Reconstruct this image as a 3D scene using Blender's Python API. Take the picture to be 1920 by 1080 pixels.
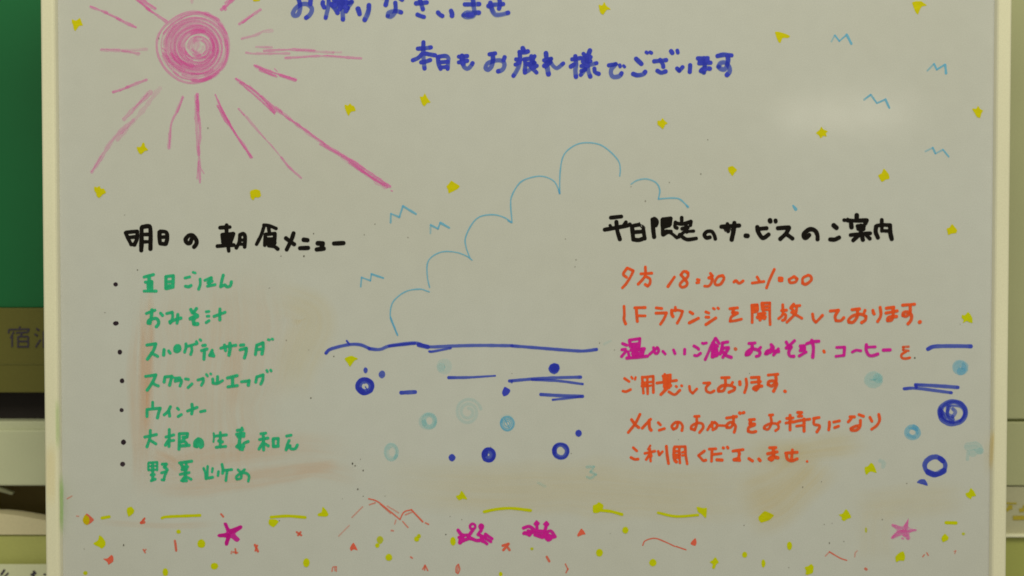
import bpy, math, random
from mathutils import Vector, noise as mnoise

# ------------------------------------------------------------------ camera, world, lamps
sc = bpy.context.scene
for o in list(bpy.data.objects):
    bpy.data.objects.remove(o)
COL = sc.collection
PITCH = math.radians(1.9)
DIST = 1.5
HALF = 0.48                                   # half the frame width, in metres, on the board
cam_d = bpy.data.cameras.new('camera')
cam_d.sensor_width = 36.0
cam_d.lens = 18.0 * DIST / HALF
cam_d.clip_start = 0.05
cam_d.clip_end = 60
cam_d.dof.use_dof = True
cam_d.dof.focus_distance = DIST
cam_d.dof.aperture_fstop = 2.9
cam = bpy.data.objects.new('camera', cam_d)
COL.objects.link(cam)
CAM = Vector((0, -DIST * math.cos(PITCH), DIST * math.sin(PITCH)))
cam.location = CAM
cam.rotation_euler = (math.pi / 2 - PITCH, 0, 0)
sc.camera = cam

world = bpy.data.worlds.new('World')
sc.world = world
world.use_nodes = True
bg = world.node_tree.nodes['Background']
bg.inputs[0].default_value = (1.0, 0.98, 0.66, 1)
bg.inputs[1].default_value = 0.31


def area(name, loc, target, sx, sy, power, color):
    d = bpy.data.lights.new(name, 'AREA')
    d.shape = 'RECTANGLE'
    d.size, d.size_y, d.energy, d.color = sx, sy, power, color
    o = bpy.data.objects.new(name, d)
    COL.objects.link(o)
    o.location = loc
    o.rotation_euler = (Vector(target) - Vector(loc)).to_track_quat('-Z', 'Y').to_euler()
    return o


area('ceiling_lamp', (0.15, -1.7, 1.75), (0, 0, 0.0), 2.2, 0.9, 42, (1.0, 0.97, 0.62))
area('far_lamp', (0.99, -3.3, 0.41), (0.3, 0, 0.15), 0.38, 0.06, 0.38, (1.0, 0.93, 0.75))

sc.view_settings.view_transform = 'Standard'
sc.view_settings.look = 'None'
sc.view_settings.exposure = 0
sc.view_settings.gamma = 1
sc.view_settings.use_curve_mapping = False
sc.cycles.transparent_max_bounces = 96
sc.cycles.max_bounces = 8
sc.cycles.filter_width = 1.7


# ------------------------------------------------------------------ helpers
def hit(px, py, y=0.0):
    """photo measurement (1920 x 1080) -> x, z on the vertical plane at depth y"""
    k = HALF / DIST / 960.0
    cx, cy = (px - 960) * k, -(py - 540) * k
    f = Vector((0, math.cos(PITCH), -math.sin(PITCH)))
    u = Vector((0, math.sin(PITCH), math.cos(PITCH)))
    d = f + Vector((1, 0, 0)) * cx + u * cy
    t = (y - CAM.y) / d.y
    p = CAM + d * t
    return p.x, p.z


def tag(o, label=None, cat=None, group=None, kind=None):
    if label: o['label'] = label
    if cat: o['category'] = cat
    if group: o['group'] = group
    if kind: o['kind'] = kind
    return o


def empty(name, loc=(0, 0, 0)):
    o = bpy.data.objects.new(name, None)
    o.empty_display_size = 0.05
    o.location = loc
    COL.objects.link(o)
    return o


class MB:
    def __init__(s):
        s.v, s.f, s.dens, s.uv = [], [], [], []

    def vert(s, co, dens=1.0, uv=(0, 0)):
        s.v.append(co); s.dens.append(dens); s.uv.append(uv)
        return len(s.v) - 1

    def box(s, a, b):
        (x0, y0, z0), (x1, y1, z1) = a, b
        i = len(s.v)
        for z in (z0, z1):
            for x, y in ((x0, y0), (x1, y0), (x1, y1), (x0, y1)):
                s.vert((x, y, z))
        for q in ((0, 3, 2, 1), (4, 5, 6, 7), (0, 1, 5, 4), (1, 2, 6, 5), (2, 3, 7, 6), (3, 0, 4, 7)):
            s.f.append(tuple(i + k for k in q))

    def build(s, name, mat, parent=None, smooth=False, bevel=0):
        me = bpy.data.meshes.new(name)
        me.from_pydata(s.v, [], s.f)
        if any(d != 1.0 for d in s.dens):
            at = me.attributes.new('ink', 'FLOAT', 'POINT')
            at.data.foreach_set('value', s.dens)
            uvl = me.uv_layers.new(name='uv')
            for l in me.loops:
                uvl.data[l.index].uv = s.uv[l.vertex_index]
        me.materials.append(mat)
        if smooth:
            for p in me.polygons:
                p.use_smooth = True
        o = bpy.data.objects.new(name, me)
        COL.objects.link(o)
        if parent: o.parent = parent
        if bevel:
            m = o.modifiers.new('bevel', 'BEVEL')
            m.width, m.segments = bevel, 3
        return o


# ------------------------------------------------------------------ materials
def new_mat(name):
    m = bpy.data.materials.new(name)
    m.use_nodes = True
    nt = m.node_tree
    return m, nt, nt.nodes['Principled BSDF']


def plain(name, col, rough=0.5, spec=0.4, var=0.06, scale=9.0, bump=0.0, stretch=(1, 1, 1), grain=0.05):
    m, nt, b = new_mat(name)
    N, L = nt.nodes, nt.links
    tc = N.new('ShaderNodeTexCoord')
    mp = N.new('ShaderNodeMapping')
    mp.inputs['Scale'].default_value = stretch
    L.new(tc.outputs['Object'], mp.inputs['Vector'])
    n1 = N.new('ShaderNodeTexNoise')
    n1.inputs['Scale'].default_value = scale
    n1.inputs['Detail'].default_value = 6
    n2 = N.new('ShaderNodeTexNoise')
    n2.inputs['Scale'].default_value = 900
    n2.inputs['Detail'].default_value = 2
    L.new(mp.outputs[0], n1.inputs['Vector'])
    L.new(tc.outputs['Object'], n2.inputs['Vector'])
    mr = N.new('ShaderNodeMapRange')
    mr.inputs['From Min'].default_value, mr.inputs['From Max'].default_value = 0.3, 0.7
    mr.inputs['To Min'].default_value, mr.inputs['To Max'].default_value = 1 - var, 1 + var
    L.new(n1.outputs[0], mr.inputs['Value'])
    mr2 = N.new('ShaderNodeMapRange')
    mr2.inputs['From Min'].default_value, mr2.inputs['From Max'].default_value = 0.3, 0.7
    mr2.inputs['To Min'].default_value, mr2.inputs['To Max'].default_value = 1 - grain, 1 + grain
    L.new(n2.outputs[0], mr2.inputs['Value'])
    mu = N.new('ShaderNodeMath'); mu.operation = 'MULTIPLY'
    L.new(mr.outputs[0], mu.inputs[0]); L.new(mr2.outputs[0], mu.inputs[1])
    mx = N.new('ShaderNodeVectorMath'); mx.operation = 'SCALE'
    mx.inputs[0].default_value = col
    L.new(mu.outputs[0], mx.inputs['Scale'])
    L.new(mx.outputs[0], b.inputs['Base Color'])
    b.inputs['Roughness'].default_value = rough
    b.inputs['Specular IOR Level'].default_value = spec
    if bump:
        bp = N.new('ShaderNodeBump')
        bp.inputs['Strength'].default_value = bump
        bp.inputs['Distance'].default_value = 0.001
        L.new(n2.outputs[0], bp.inputs['Height'])
        L.new(bp.outputs[0], b.inputs['Normal'])
    return m


def ink(name, col, tint, cover=0.8, streak=0.25, su=60.0, sv=4.0, rough=0.55):
    """marker ink: a pigment that covers part of the board and tints what shows through it"""
    m, nt, b = new_mat(name)
    N, L = nt.nodes, nt.links
    at = N.new('ShaderNodeAttribute'); at.attribute_name = 'ink'
    uv = N.new('ShaderNodeUVMap'); uv.uv_map = 'uv'
    mp = N.new('ShaderNodeMapping')
    mp.inputs['Scale'].default_value = (su, sv, 1)
    L.new(uv.outputs[0], mp.inputs['Vector'])
    n = N.new('ShaderNodeTexNoise')
    n.inputs['Scale'].default_value = 1.0
    n.inputs['Detail'].default_value = 5
    n.inputs['Roughness'].default_value = 0.65
    L.new(mp.outputs[0], n.inputs['Vector'])
    mr = N.new('ShaderNodeMapRange')
    mr.inputs['From Min'].default_value, mr.inputs['From Max'].default_value = 0.32, 0.68
    mr.inputs['To Min'].default_value, mr.inputs['To Max'].default_value = 1 - streak, 1 + streak * 0.4
    L.new(n.outputs[0], mr.inputs['Value'])
    mu = N.new('ShaderNodeMath'); mu.operation = 'MULTIPLY'
    L.new(at.outputs['Fac'], mu.inputs[0]); L.new(mr.outputs[0], mu.inputs[1])
    mc = N.new('ShaderNodeMath'); mc.operation = 'MULTIPLY'; mc.use_clamp = True
    mc.inputs[1].default_value = cover
    L.new(mu.outputs[0], mc.inputs[0])
    cl = N.new('ShaderNodeClamp'); L.new(mu.outputs[0], cl.inputs[0])
    tm = N.new('ShaderNodeMix'); tm.data_type = 'RGBA'
    tm.inputs[6].default_value = (1, 1, 1, 1)
    tm.inputs[7].default_value = (*tint, 1)
    L.new(cl.outputs[0], tm.inputs[0])
    tr = N.new('ShaderNodeBsdfTransparent')
    L.new(tm.outputs[2], tr.inputs[0])
    b.inputs['Base Color'].default_value = (*col, 1)
    b.inputs['Roughness'].default_value = rough
    b.inputs['Specular IOR Level'].default_value = 0.12
    mix = N.new('ShaderNodeMixShader')
    L.new(mc.outputs[0], mix.inputs[0])
    L.new(tr.outputs[0], mix.inputs[1])
    L.new(b.outputs[0], mix.inputs[2])
    L.new(mix.outputs[0], N['Material Output'].inputs['Surface'])
    return m


INK = {
    'blue':   ink('blue_marker', (0.050, 0.066, 0.76), (0.42, 0.58, 1.0), 0.68, 0.22, 40, 2),
    'black':  ink('black_marker', (0.008, 0.006, 0.007), (0.25, 0.22, 0.22), 0.95, 0.08, 40, 2, 0.75),
    'green':  ink('green_marker', (0.035, 0.55, 0.34), (0.40, 0.88, 0.72), 0.80, 0.22, 60, 2),
    'orange': ink('orange_marker', (0.97, 0.125, 0.036), (0.97, 0.5, 0.35), 0.85, 0.16, 60, 2),
    'magenta': ink('magenta_marker', (0.76, 0.018, 0.50), (0.95, 0.35, 0.85), 0.85, 0.16, 60, 2),
    'pink':   ink('pink_marker', (0.92, 0.18, 0.66), (1.0, 0.86, 0.99), 0.53, 0.95, 40, 2.6),
    'yellow': ink('yellow_marker', (0.70, 0.64, 0.003), (0.95, 0.95, 0.2), 0.92, 0.12, 60, 2),
    'sky':    ink('light_blue_marker', (0.20, 0.55, 1.0), (0.66, 0.93, 1.0), 0.56, 0.40, 60, 3),
    'coral':  ink('coral_marker', (0.92, 0.15, 0.11), (0.98, 0.7, 0.62), 0.70, 0.45, 60, 4),
    'violet': ink('dry_black_marker', (0.03, 0.018, 0.035), (0.4, 0.3, 0.4), 0.88, 0.30, 60, 3),
    'peach':  ink('orange_smear', (0.86, 0.40, 0.20), (1.0, 0.79, 0.66), 0.06, 0.75, 10, 2.6),
    'ochre':  ink('ochre_smear', (0.70, 0.49, 0.15), (0.99, 0.87, 0.62), 0.06, 0.5, 6, 2.0),
    'leaf':   ink('green_smear', (0.16, 0.45, 0.05), (0.9, 1.0, 0.8), 0.6, 0.4, 30, 2),
    'lime':   ink('lime_marker', (0.64, 0.68, 0.003), (0.95, 0.97, 0.2), 0.92, 0.14, 60, 2),
    'mist':   ink('faint_blue_smear', (0.36, 0.66, 0.84), (0.86, 0.99, 1.0), 0.30, 0.5, 30, 3),
    'dirt':   ink('dark_dirt', (0.04, 0.035, 0.03), (0.7, 0.65, 0.6), 0.8, 0.4, 60, 2),
}
ENDS = {'orange': (1.08, 0.84, 1.15), 'magenta': (1.05, 0.88, 1.1), 'blue': (1.30, 0.66, 1.45), 'green': (1.0, 0.95, 1.2), 'black': (1.0, 1.0, 1.0)}

INK['navy'] = INK['blue']
ENDS['navy'] = (1.12, 0.84, 1.05)

# ------------------------------------------------------------------ the ink strokes
RND = random.Random(7)


def smooth_run(pts):
    """Catmull-Rom through the points, about one sample per 1.4 photo pixels"""
    if len(pts) == 2:
        a, b = pts
        n = max(2, int((b - a).length / 2.0))
        return [a.lerp(b, i / n) for i in range(n + 1)]
    P = [pts[0] * 2 - pts[1]] + pts + [pts[-1] * 2 - pts[-2]]
    out = []
    for i in range(1, len(P) - 2):
        p0, p1, p2, p3 = P[i - 1:i + 3]
        n = max(3, int((p2 - p1).length / 1.6))
        for k in range(n):
            t = k / n
            out.append(0.5 * ((2 * p1) + (p2 - p0) * t + (2 * p0 - 5 * p1 + 4 * p2 - p3) * t * t
                              + (3 * p1 - p0 - 3 * p2 + p3) * t ** 3))
    out.append(P[-2])
    return out


def split_corners(pts, limit=78):
    runs, cur = [], [pts[0]]
    for i in range(1, len(pts)):
        if (pts[i] - pts[i - 1]).length < 1e-6:
            runs.append(cur); cur = [pts[i]]
            continue
        cur.append(pts[i])
        if 0 < i < len(pts) - 1:
            a, b = pts[i] - pts[i - 1], pts[i + 1] - pts[i]
            if a.length > 1e-6 and b.length > 1e-6 and math.degrees(a.angle(b)) > limit:
                runs.append(cur); cur = [pts[i]]
    if len(cur) > 1: runs.append(cur)
    return [r for r in runs if len(r) > 1]


class Ink(MB):
    def __init__(s, y0=-0.00006, plane=0.0):
        super().__init__()
        s.h, s.plane, s.dh = plane + y0, plane, 0.0

    def lift(s):
        s.h -= 0.0000035
        s.dh = 0.0

    def put(s, p, dens, uv):
        x, z = hit(p.x, p.y, s.plane)
        return s.vert((x, s.h - s.dh, z), dens, uv)

    def ribbon(s, P, wid, dens, ends=(1, 1, 1), soft=0.9, caps=True, wob=0.07, start=True, stop=True,
               taper=(1, 1), fade=(1, 1)):
        seed = RND.uniform(0, 500)
        L = [0.0]
        for a, b in zip(P, P[1:]): L.append(L[-1] + (b - a).length)
        T = L[-1] or 1.0
        rows, n = [], len(P)

        def dn(l):
            t = l / T
            d = ends[1]
            if start: d = max(d, ends[0] - (ends[0] - ends[1]) * min(1, l / (2.6 * wid)))
            if stop and T - l < 0.55 * wid: d = max(d, ends[2])
            return dens * d * (fade[0] + (fade[1] - fade[0]) * t)
        U = 0.0005
        info = []
        for i, p in enumerate(P):
            d = (P[min(i + 1, n - 1)] - P[max(i - 1, 0)])
            d = d.normalized() if d.length > 1e-9 else Vector((1, 0))
            nrm = Vector((-d.y, d.x))
            w = wid * 0.5 * (1 + wob * 2 * mnoise.noise(Vector((L[i] * 0.08, seed, 0))))
            w *= taper[0] + (taper[1] - taper[0]) * L[i] / T
            w1 = w * (1 + wob * mnoise.noise(Vector((L[i] * 0.35, seed, 9))))
            w2 = w * (1 + wob * mnoise.noise(Vector((L[i] * 0.35, seed, 5))))
            D = dn(L[i]); u = L[i] * U + seed
            s.dh = 0.0000025 * i / n
            info.append((p, d, nrm, w, D, u))
            rows.append((s.put(p + nrm * w1, D * soft, (u, seed + 1)), s.put(p, D, (u, seed)),
                         s.put(p - nrm * w2, D * soft, (u, seed - 1))))
        for a, b in zip(rows, rows[1:]):
            s.f.append((a[0], a[1], b[1], b[0])); s.f.append((a[1], a[2], b[2], b[1]))
        if caps:
            for k, sg in ((0, -1), (-1, 1)):
                p, d, nrm, w, D, u = info[k]
                s.dh = 0.0 if k == 0 else 0.0000025
                r = rows[k]
                ring = [r[0]]
                for j in range(1, 6):
                    a = math.pi * j / 6
                    q = p + nrm * (w * math.cos(a)) + d * (sg * w * 0.92 * math.sin(a))
                    ring.append(s.put(q, D * soft, (u + sg * w * U * math.sin(a), seed + math.cos(a))))
                ring.append(r[2])
                for a, b in zip(ring, ring[1:]):
                    s.f.append((r[1], a, b))
        s.lift()

    def poly(s, pts, dens=1.0):
        c = Vector((sum(p.x for p in pts) / len(pts), sum(p.y for p in pts) / len(pts)))
        fine = []
        m = len(pts)
        for i in range(m):
            p0, p1, p2, p3 = pts[i - 1], pts[i], pts[(i + 1) % m], pts[(i + 2) % m]
            for k in range(4):
                t = k / 4
                lin = p1.lerp(p2, t)
                cr = 0.5 * ((2 * p1) + (p2 - p0) * t + (2 * p0 - 5 * p1 + 4 * p2 - p3) * t * t
                            + (3 * p1 - p0 - 3 * p2 + p3) * t ** 3)
                q = lin.lerp(cr, 0.55)
                fine.append(q + Vector((RND.uniform(-.22, .22), RND.uniform(-.22, .22))))
        sd = RND.uniform(0, 99)
        ci = s.put(c, dens, (sd, sd))
        mid = [s.put(c.lerp(p, .7), dens * RND.uniform(.94, 1.04), (sd + (p.x - c.x) * .0005, sd + (p.y - c.y) * .1)) for p in fine]
        out = [s.put(p, dens * .93, (sd + (p.x - c.x) * .0006, sd + (p.y - c.y) * .14)) for p in fine]
        k = len(fine)
        for i in range(k):
            j = (i + 1) % k
            s.f.append((ci, mid[i], mid[j]))
            s.f.append((mid[i], out[i], out[j], mid[j]))
        s.lift()

    def smear(s, P, wid, dens, endfade=0.30):
        """wide cloth wipe: dense in the middle, gone at its borders"""
        seed = RND.uniform(0, 500)
        L = [0.0]
        for a, b in zip(P, P[1:]): L.append(L[-1] + (b - a).length)
        T, n, rows = L[-1], len(P), []
        prof = [(-1, 0), (-.8, .3), (-.5, .8), (-.15, 1), (.25, .95), (.6, .75), (.85, .3), (1, 0)]
        for i, p in enumerate(P):
            d = (P[min(i + 1, n - 1)] - P[max(i - 1, 0)]).normalized()
            nrm = Vector((-d.y, d.x))
            t = L[i] / T
            e = min(1, t / endfade, (1 - t) / endfade)
            e = e * e * (3 - 2 * e)
            w = wid * .5 * (1 + .25 * mnoise.noise(Vector((L[i] * .012, seed, 0))))
            rows.append([s.put(p + nrm * (w * a), dens * e * b, (L[i] * .0005 + seed, seed + a * wid * .02)) for a, b in prof])
        for a, b in zip(rows, rows[1:]):
            for k in range(len(prof) - 1):
                s.f.append((a[k], a[k + 1], b[k + 1], b[k]))
        s.lift()

    def draw(s, tile, width, text, kind, dens=1.0, wob=0.07):
        x0, y0, sc_ = tile
        for st in text.replace('\n', ' ').split(';'):
            w, a, mode, pts, tap, fd = width, dens, '', [], (1, 1), (1, 1)
            for tk in st.split():
                if tk[0] == 'w': w = float(tk[1:])
                elif tk[0] == 'a': a = float(tk[1:]) * dens
                elif tk[0] == 't': tap = (1, float(tk[1:]))
                elif tk[0] == 'f': fd = tuple(float(q) for q in tk[1:].split('/'))
                elif tk in 'PERSZ': mode = tk
                else:
                    x, y = tk.split(',')
                    pts.append(Vector((float(x), float(y))))
            if not pts: continue
            loc = lambda p: Vector((x0 + p.x / sc_, y0 + p.y / sc_))
            if mode == 'P':
                s.poly([loc(p) for p in pts], a); continue
            if mode == 'E':
                c, r = pts
                s.poly([loc(Vector((c.x + r.x * math.cos(t * .785) * RND.uniform(.93, 1.07),
                                    c.y + r.y * math.sin(t * .785) * RND.uniform(.93, 1.07)))) for t in range(8)], a)
                continue
            if mode == 'R':
                c, r = pts
                ph = RND.uniform(0, 6.28)
                P = []
                for k in range(46):
                    t = ph + k / 45 * 6.75
                    q = 1 + .05 * mnoise.noise(Vector((math.cos(t) * 1.3, math.sin(t) * 1.3, c.x * .01))) - (.05 if k > 41 else 0)
                    P.append(loc(Vector((c.x + r.x * q * math.cos(t), c.y + r.y * q * math.sin(t)))))
                s.ribbon(P, w / sc_, a, soft=.85, wob=.12); continue
            if mode == 'S':                       # spiral: centre, radii, then turns and start fraction
                c, r, tn = pts
                P, ph, K = [], RND.uniform(0, 6.28), int(30 * tn.x)
                for k in range(K + 1):
                    t = k / K
                    an = ph + t * tn.x * 6.283
                    q = (tn.y + (1 - tn.y) * t) * (1 + .07 * mnoise.noise(Vector((an * .5, c.x * .02, 3))))
                    P.append(loc(Vector((c.x + r.x * q * math.cos(an), c.y + r.y * q * math.sin(an)))))
                s.ribbon(P, w / sc_, a, soft=.8, wob=.15); continue
            q = [loc(p) for p in pts]
            if mode == 'Z':
                s.smear(smooth_run(q), w / sc_, a); continue
            if len(q) == 1: q.append(q[0] + Vector((.6, .2)))
            runs = split_corners(q)
            for i, r in enumerate(runs):
                s.ribbon(smooth_run(r), w / sc_, a, ENDS.get(kind, (1, 1, 1)), wob=wob,
                         start=(i == 0), stop=(i == len(runs) - 1), taper=tap, fade=fd)


board = empty('whiteboard', (0, 0, 0))
tag(board, 'white marker board with cream frame, Japanese handwriting and a pink sun drawing', 'whiteboard')
LAYER = [0]


def mark(name, kind, groups, label=None, parent=None, dens=1.0, wob=0.07, depth=None, plane=0.0):
    LAYER[0] += 1
    y0 = -0.00006 - (depth if depth is not None else 0.00012 + (LAYER[0] % 7) * 0.00003)
    m = Ink(y0, plane)
    for tile, w, text in groups:
        m.draw(tile, w, text, kind, dens, wob)
    o = m.build(name, INK[kind], parent or board)
    if label: o['label'] = label
    return o


# ------------------------------------------------------------------ board panel and frame
xl_o = (hit(76.5, 0, -.0075)[0] + hit(79, 540, -.0075)[0] + hit(87, 1080, -.0075)[0]) / 3
xl_i = (hit(110.5, 0)[0] + hit(111.5, 540)[0] + hit(119, 1080)[0]) / 3
xr_i = (hit(1865.5, 0)[0] + hit(1861.5, 540)[0] + hit(1851, 1080)[0]) / 3
xr_o = (hit(1897.5, 0, -.0075)[0] + hit(1893, 540, -.0075)[0] + hit(1885.5, 1080, -.0075)[0]) / 3
Z0, Z1 = -0.325, 0.395

panel_mat, nt, b = new_mat('whiteboard_enamel')
N, Lk = nt.nodes, nt.links
tc = N.new('ShaderNodeTexCoord')
na = N.new('ShaderNodeTexNoise'); na.inputs['Scale'].default_value = 3.2; na.inputs['Detail'].default_value = 4
nb = N.new('ShaderNodeTexNoise'); nb.inputs['Scale'].default_value = 1150; nb.inputs['Detail'].default_value = 3
nc = N.new('ShaderNodeTexNoise'); nc.inputs['Scale'].default_value = 55; nc.inputs['Detail'].default_value = 5
for q in (na, nb, nc): Lk.new(tc.outputs['Object'], q.inputs['Vector'])
cr = N.new('ShaderNodeValToRGB')
cr.color_ramp.elements[0].position, cr.color_ramp.elements[0].color = 0.3, (0.556, 0.558, 0.628, 1)
cr.color_ramp.elements[1].position, cr.color_ramp.elements[1].color = 0.7, (0.574, 0.586, 0.690, 1)
Lk.new(na.outputs[0], cr.inputs[0])
m1 = N.new('ShaderNodeMapRange')
m1.inputs[1].default_value, m1.inputs[2].default_value, m1.inputs[3].default_value, m1.inputs[4].default_value = .3, .7, .93, 1.07
Lk.new(nb.outputs[0], m1.inputs[0])
m2 = N.new('ShaderNodeMapRange')
m2.inputs[1].default_value, m2.inputs[2].default_value, m2.inputs[3].default_value, m2.inputs[4].default_value = .3, .7, .985, 1.015
Lk.new(nc.outputs[0], m2.inputs[0])
mm = N.new('ShaderNodeMath'); mm.operation = 'MULTIPLY'
Lk.new(m1.outputs[0], mm.inputs[0]); Lk.new(m2.outputs[0], mm.inputs[1])
vs = N.new('ShaderNodeVectorMath'); vs.operation = 'SCALE'
Lk.new(cr.outputs[0], vs.inputs[0]); Lk.new(mm.outputs[0], vs.inputs['Scale'])
Lk.new(vs.outputs[0], b.inputs['Base Color'])
b.inputs['Roughness'].default_value = 0.10
b.inputs['Specular IOR Level'].default_value = 0.4

p = MB()
p.box((xl_i - .004, 0.0, Z0 + .004), (xr_i + .004, 0.009, Z1 - .004))
p.build('panel', panel_mat, board)

frame_mat = plain('cream_frame_plastic', (0.80, 0.77, 0.705), 0.38, 0.45, 0.05, 5, 0.0, (3, 3, .6), 0.045)


def bar(a, bb, horizontal, z=None):
    """a frame bar: rounded profile extruded along the board's side; a = outer edge, bb = inner edge"""
    w = abs(bb - a); sg = 1 if bb > a else -1
    prof = [(0, .011), (0, -.0060), (.0006, -.0073), (.0018, -.0080), (w - .0042, -.0080), (w - .0022, -.0073),
            (w - .0010, -.0058), (w - .0004, -.0030), (w, .0002), (w, .011)]
    m = MB()
    ends = (Z0 - .0, Z1 + .0) if not horizontal else (xl_o + abs(xl_i - xl_o) + .0004, xr_o - abs(xr_o - xr_i) - .0004)
    for e in ends:
        for u, y in prof:
            if horizontal: m.vert((e, y, a + sg * u))
            else: m.vert((a + sg * u, y, e))
    n = len(prof)
    for i in range(n):
        j = (i + 1) % n
        m.f.append((i, j, n + j, n + i))
    m.f.append(tuple(range(n))); m.f.append(tuple(range(2 * n - 1, n - 1, -1)))
    o = m.build('frame_bar', frame_mat, board)
    me = o.data
    import bmesh
    bm = bmesh.new(); bm.from_mesh(me); bmesh.ops.recalc_face_normals(bm, faces=bm.faces); bm.to_mesh(me); bm.free()
    return o


bar(xl_o, xl_i, False)
bar(xr_o, xr_i, False)
bar(Z1, Z1 - .0165, True)
bar(Z0, Z0 + .0165, True)

# ------------------------------------------------------------------ smears, wiped ink and dirt on the panel
PX = (0, 0, 1)
def wipe(kind, w, text, plane=0.0, depth=0.0):
    LAYER[0] += 1
    m = Ink(-0.00003 - depth - (LAYER[0] % 9) * 0.000012, plane)
    m.draw(PX, w, text, kind, 0.95)
    return m.build('ink_smudge', INK[kind], board)

wipe('peach', 300, 'Z a.20 410,480 415,620 400,760 410,960', depth=.0)
wipe('peach', 30, 'Z a.5 276,520 277,640 275,760 272,850', depth=.00002)
wipe('peach', 46, 'Z a.30 268,560 262,700 265,860 262,950', depth=.00004)
wipe('peach', 34, 'Z a.26 436,620 440,700 436,780', depth=.00006)
wipe('peach', 60, 'Z a.22 250,850 320,870 420,850 560,835 680,850', depth=.00008)
wipe('peach', 46, 'Z a.30 250,905 360,912 520,890 600,880 700,905', depth=.0001)
wipe('peach', 26, 'Z a.30 280,845 320,865 350,885', depth=.00012)
wipe('peach', 30, 'Z a.24 540,885 580,880 640,870', depth=.00014)
wipe('ochre', 120, 'Z a.24 660,905 900,915 1100,915 1300,925 1500,920', depth=.00016)
wipe('ochre', 130, 'Z a.40 1380,960 1450,930 1500,890 1540,840', depth=.00018)
wipe('ochre', 60, 'Z a.34 1380,850 1460,850 1540,838 1640,824', depth=.0002)
wipe('ochre', 70, 'Z a.17 1580,948 1700,940 1830,930', depth=.00022)
wipe('ochre', 90, 'Z a.10 1640,1060 1640,1000 1650,940', depth=.00024)
wipe('ochre', 90, 'Z a.22 500,555 560,570 590,600 560,680 540,760', depth=.00026)
wipe('peach', 14, 'Z a.22 170,978 260,983 330,985 420,980', depth=.00028)
wipe('leaf', 9, 'Z a.8 115,880 116,930 116,980 117,1010', -.0079, .0003)
wipe('ochre', 22, 'Z a.3 96,820 95,900 97,960', -.008, .0002)
wipe('leaf', 12, 'Z a.35 108,740 109,800 110,850', -.008, .0003)
wipe('ochre', 10, 'Z a1.2 1861,800 1859,840 1857,885', -.0079, .0003)

specks = [(298,72,2),(390,240,2),(1314,326,2.2),(1210,377,2.5),(1255,342,1.8),(1078,500,1.8),(1060,448,1.4),(1080,487,1.8),(588,438,2),(527,480,2),
          (234,403,1.6),(683,440,1.6),(570,480,2.2),(537,638,1.5),(583,746,2),(626,668,2),(579,656,1.4),(661,869,2.6),(666,873,2.6),(681,882,2.0),
          (676,861,1.4),(671,917,2),(681,930,1.6),(524,976,2),(642,935,1.4),(722,930,1.4),(836,1002,1.6),(866,974,1.3),(844,968,1.2),(1124,643,1.6),
          (1152,656,1.6),(232,1022,2.6),(158,1029,1.4),(1505,913,1.7),(1654,974,1.7),(1540,903,1.4),(1700,906,1.6),(1545,983,1.4),(1560,981,1.2),
          (1555,1018,2.2),(1479,1064,1.6),(1582,1015,1.3),(1715,671,2.2),(1272,824,1.3),(1071,850,1.2),(920,838,1.5),(1144,1000,1.3),(1395,985,1.4),
          (505,540,1.3),(197,586,1.6),(258,506,1.6),(1800,608,1.3),(1327,262,1.2),(1183,350,1.4),(765,445,1.3),(703,420,1.4),(960,700,1.1),(1405,700,1.2)]
for (x, y, r) in specks:
    m = Ink(-.0005)
    m.draw(PX, 1, 'E %s,%s %s,%s' % (x, y, r * RND.uniform(.5, .8), r * RND.uniform(.5, .9)), 'dirt', RND.uniform(.4, .9))
    m.build('dirt_speck', INK['dirt'], board)

# ------------------------------------------------------------------ handwriting
A, B, C, D = (540, 0, 8), (760, 0, 8), (940, 50, 8), (1160, 50, 8)
mark('handwritten_line', 'blue', [(A, 68, '''
 150,-40 175,40 183,130 150,220 95,235 75,200 110,130 190,70 280,60 350,110 355,170 320,230 270,268; 345,-60 335,60; w60 60,-110 260,-130;
 525,30 520,60 545,112; 600,-80 610,40 590,160 565,270; 700,-40 880,30; 650,60 720,150 745,195; 840,55 960,25 880,130;
 660,75 850,80; 720,10 800,90 770,140; 825,-60 820,120 825,295; 780,90 900,120 870,170; 690,-30 700,90; 750,0 870,110; 690,-80 900,-90 900,-40 700,-40;
 w74 1050,130 1062,165 1075,212; w70 1215,75 1210,150 1185,230 1150,300; 1490,-60 1480,20 1465,75; w66 1610,40 1615,130 1590,210 1540,250 1495,240 1510,190 1590,165 1650,170 1700,185;
 1420,-40 1560,-60; 1680,-30 1715,-5'''),
 (B, 68, '''160,50 230,45 325,35; 210,-40 240,60 265,140; 180,218 230,240 282,255; w70 488,185 520,220 558,240; 685,160 700,200 700,240;
 890,65 980,65 1110,60; w70 1015,-80 1020,60 1035,170 1015,240 925,255 870,228 920,190 1020,192 1105,190; w74 930,222 1000,222; 900,-40 1100,-50;
 1245,90 1330,70 1470,60; 1410,-20 1420,60 1405,130; w70 1275,40 1300,140 1350,218 1450,215 1545,190''')],
 'blue handwritten greeting line cut by the top of the view')
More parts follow.
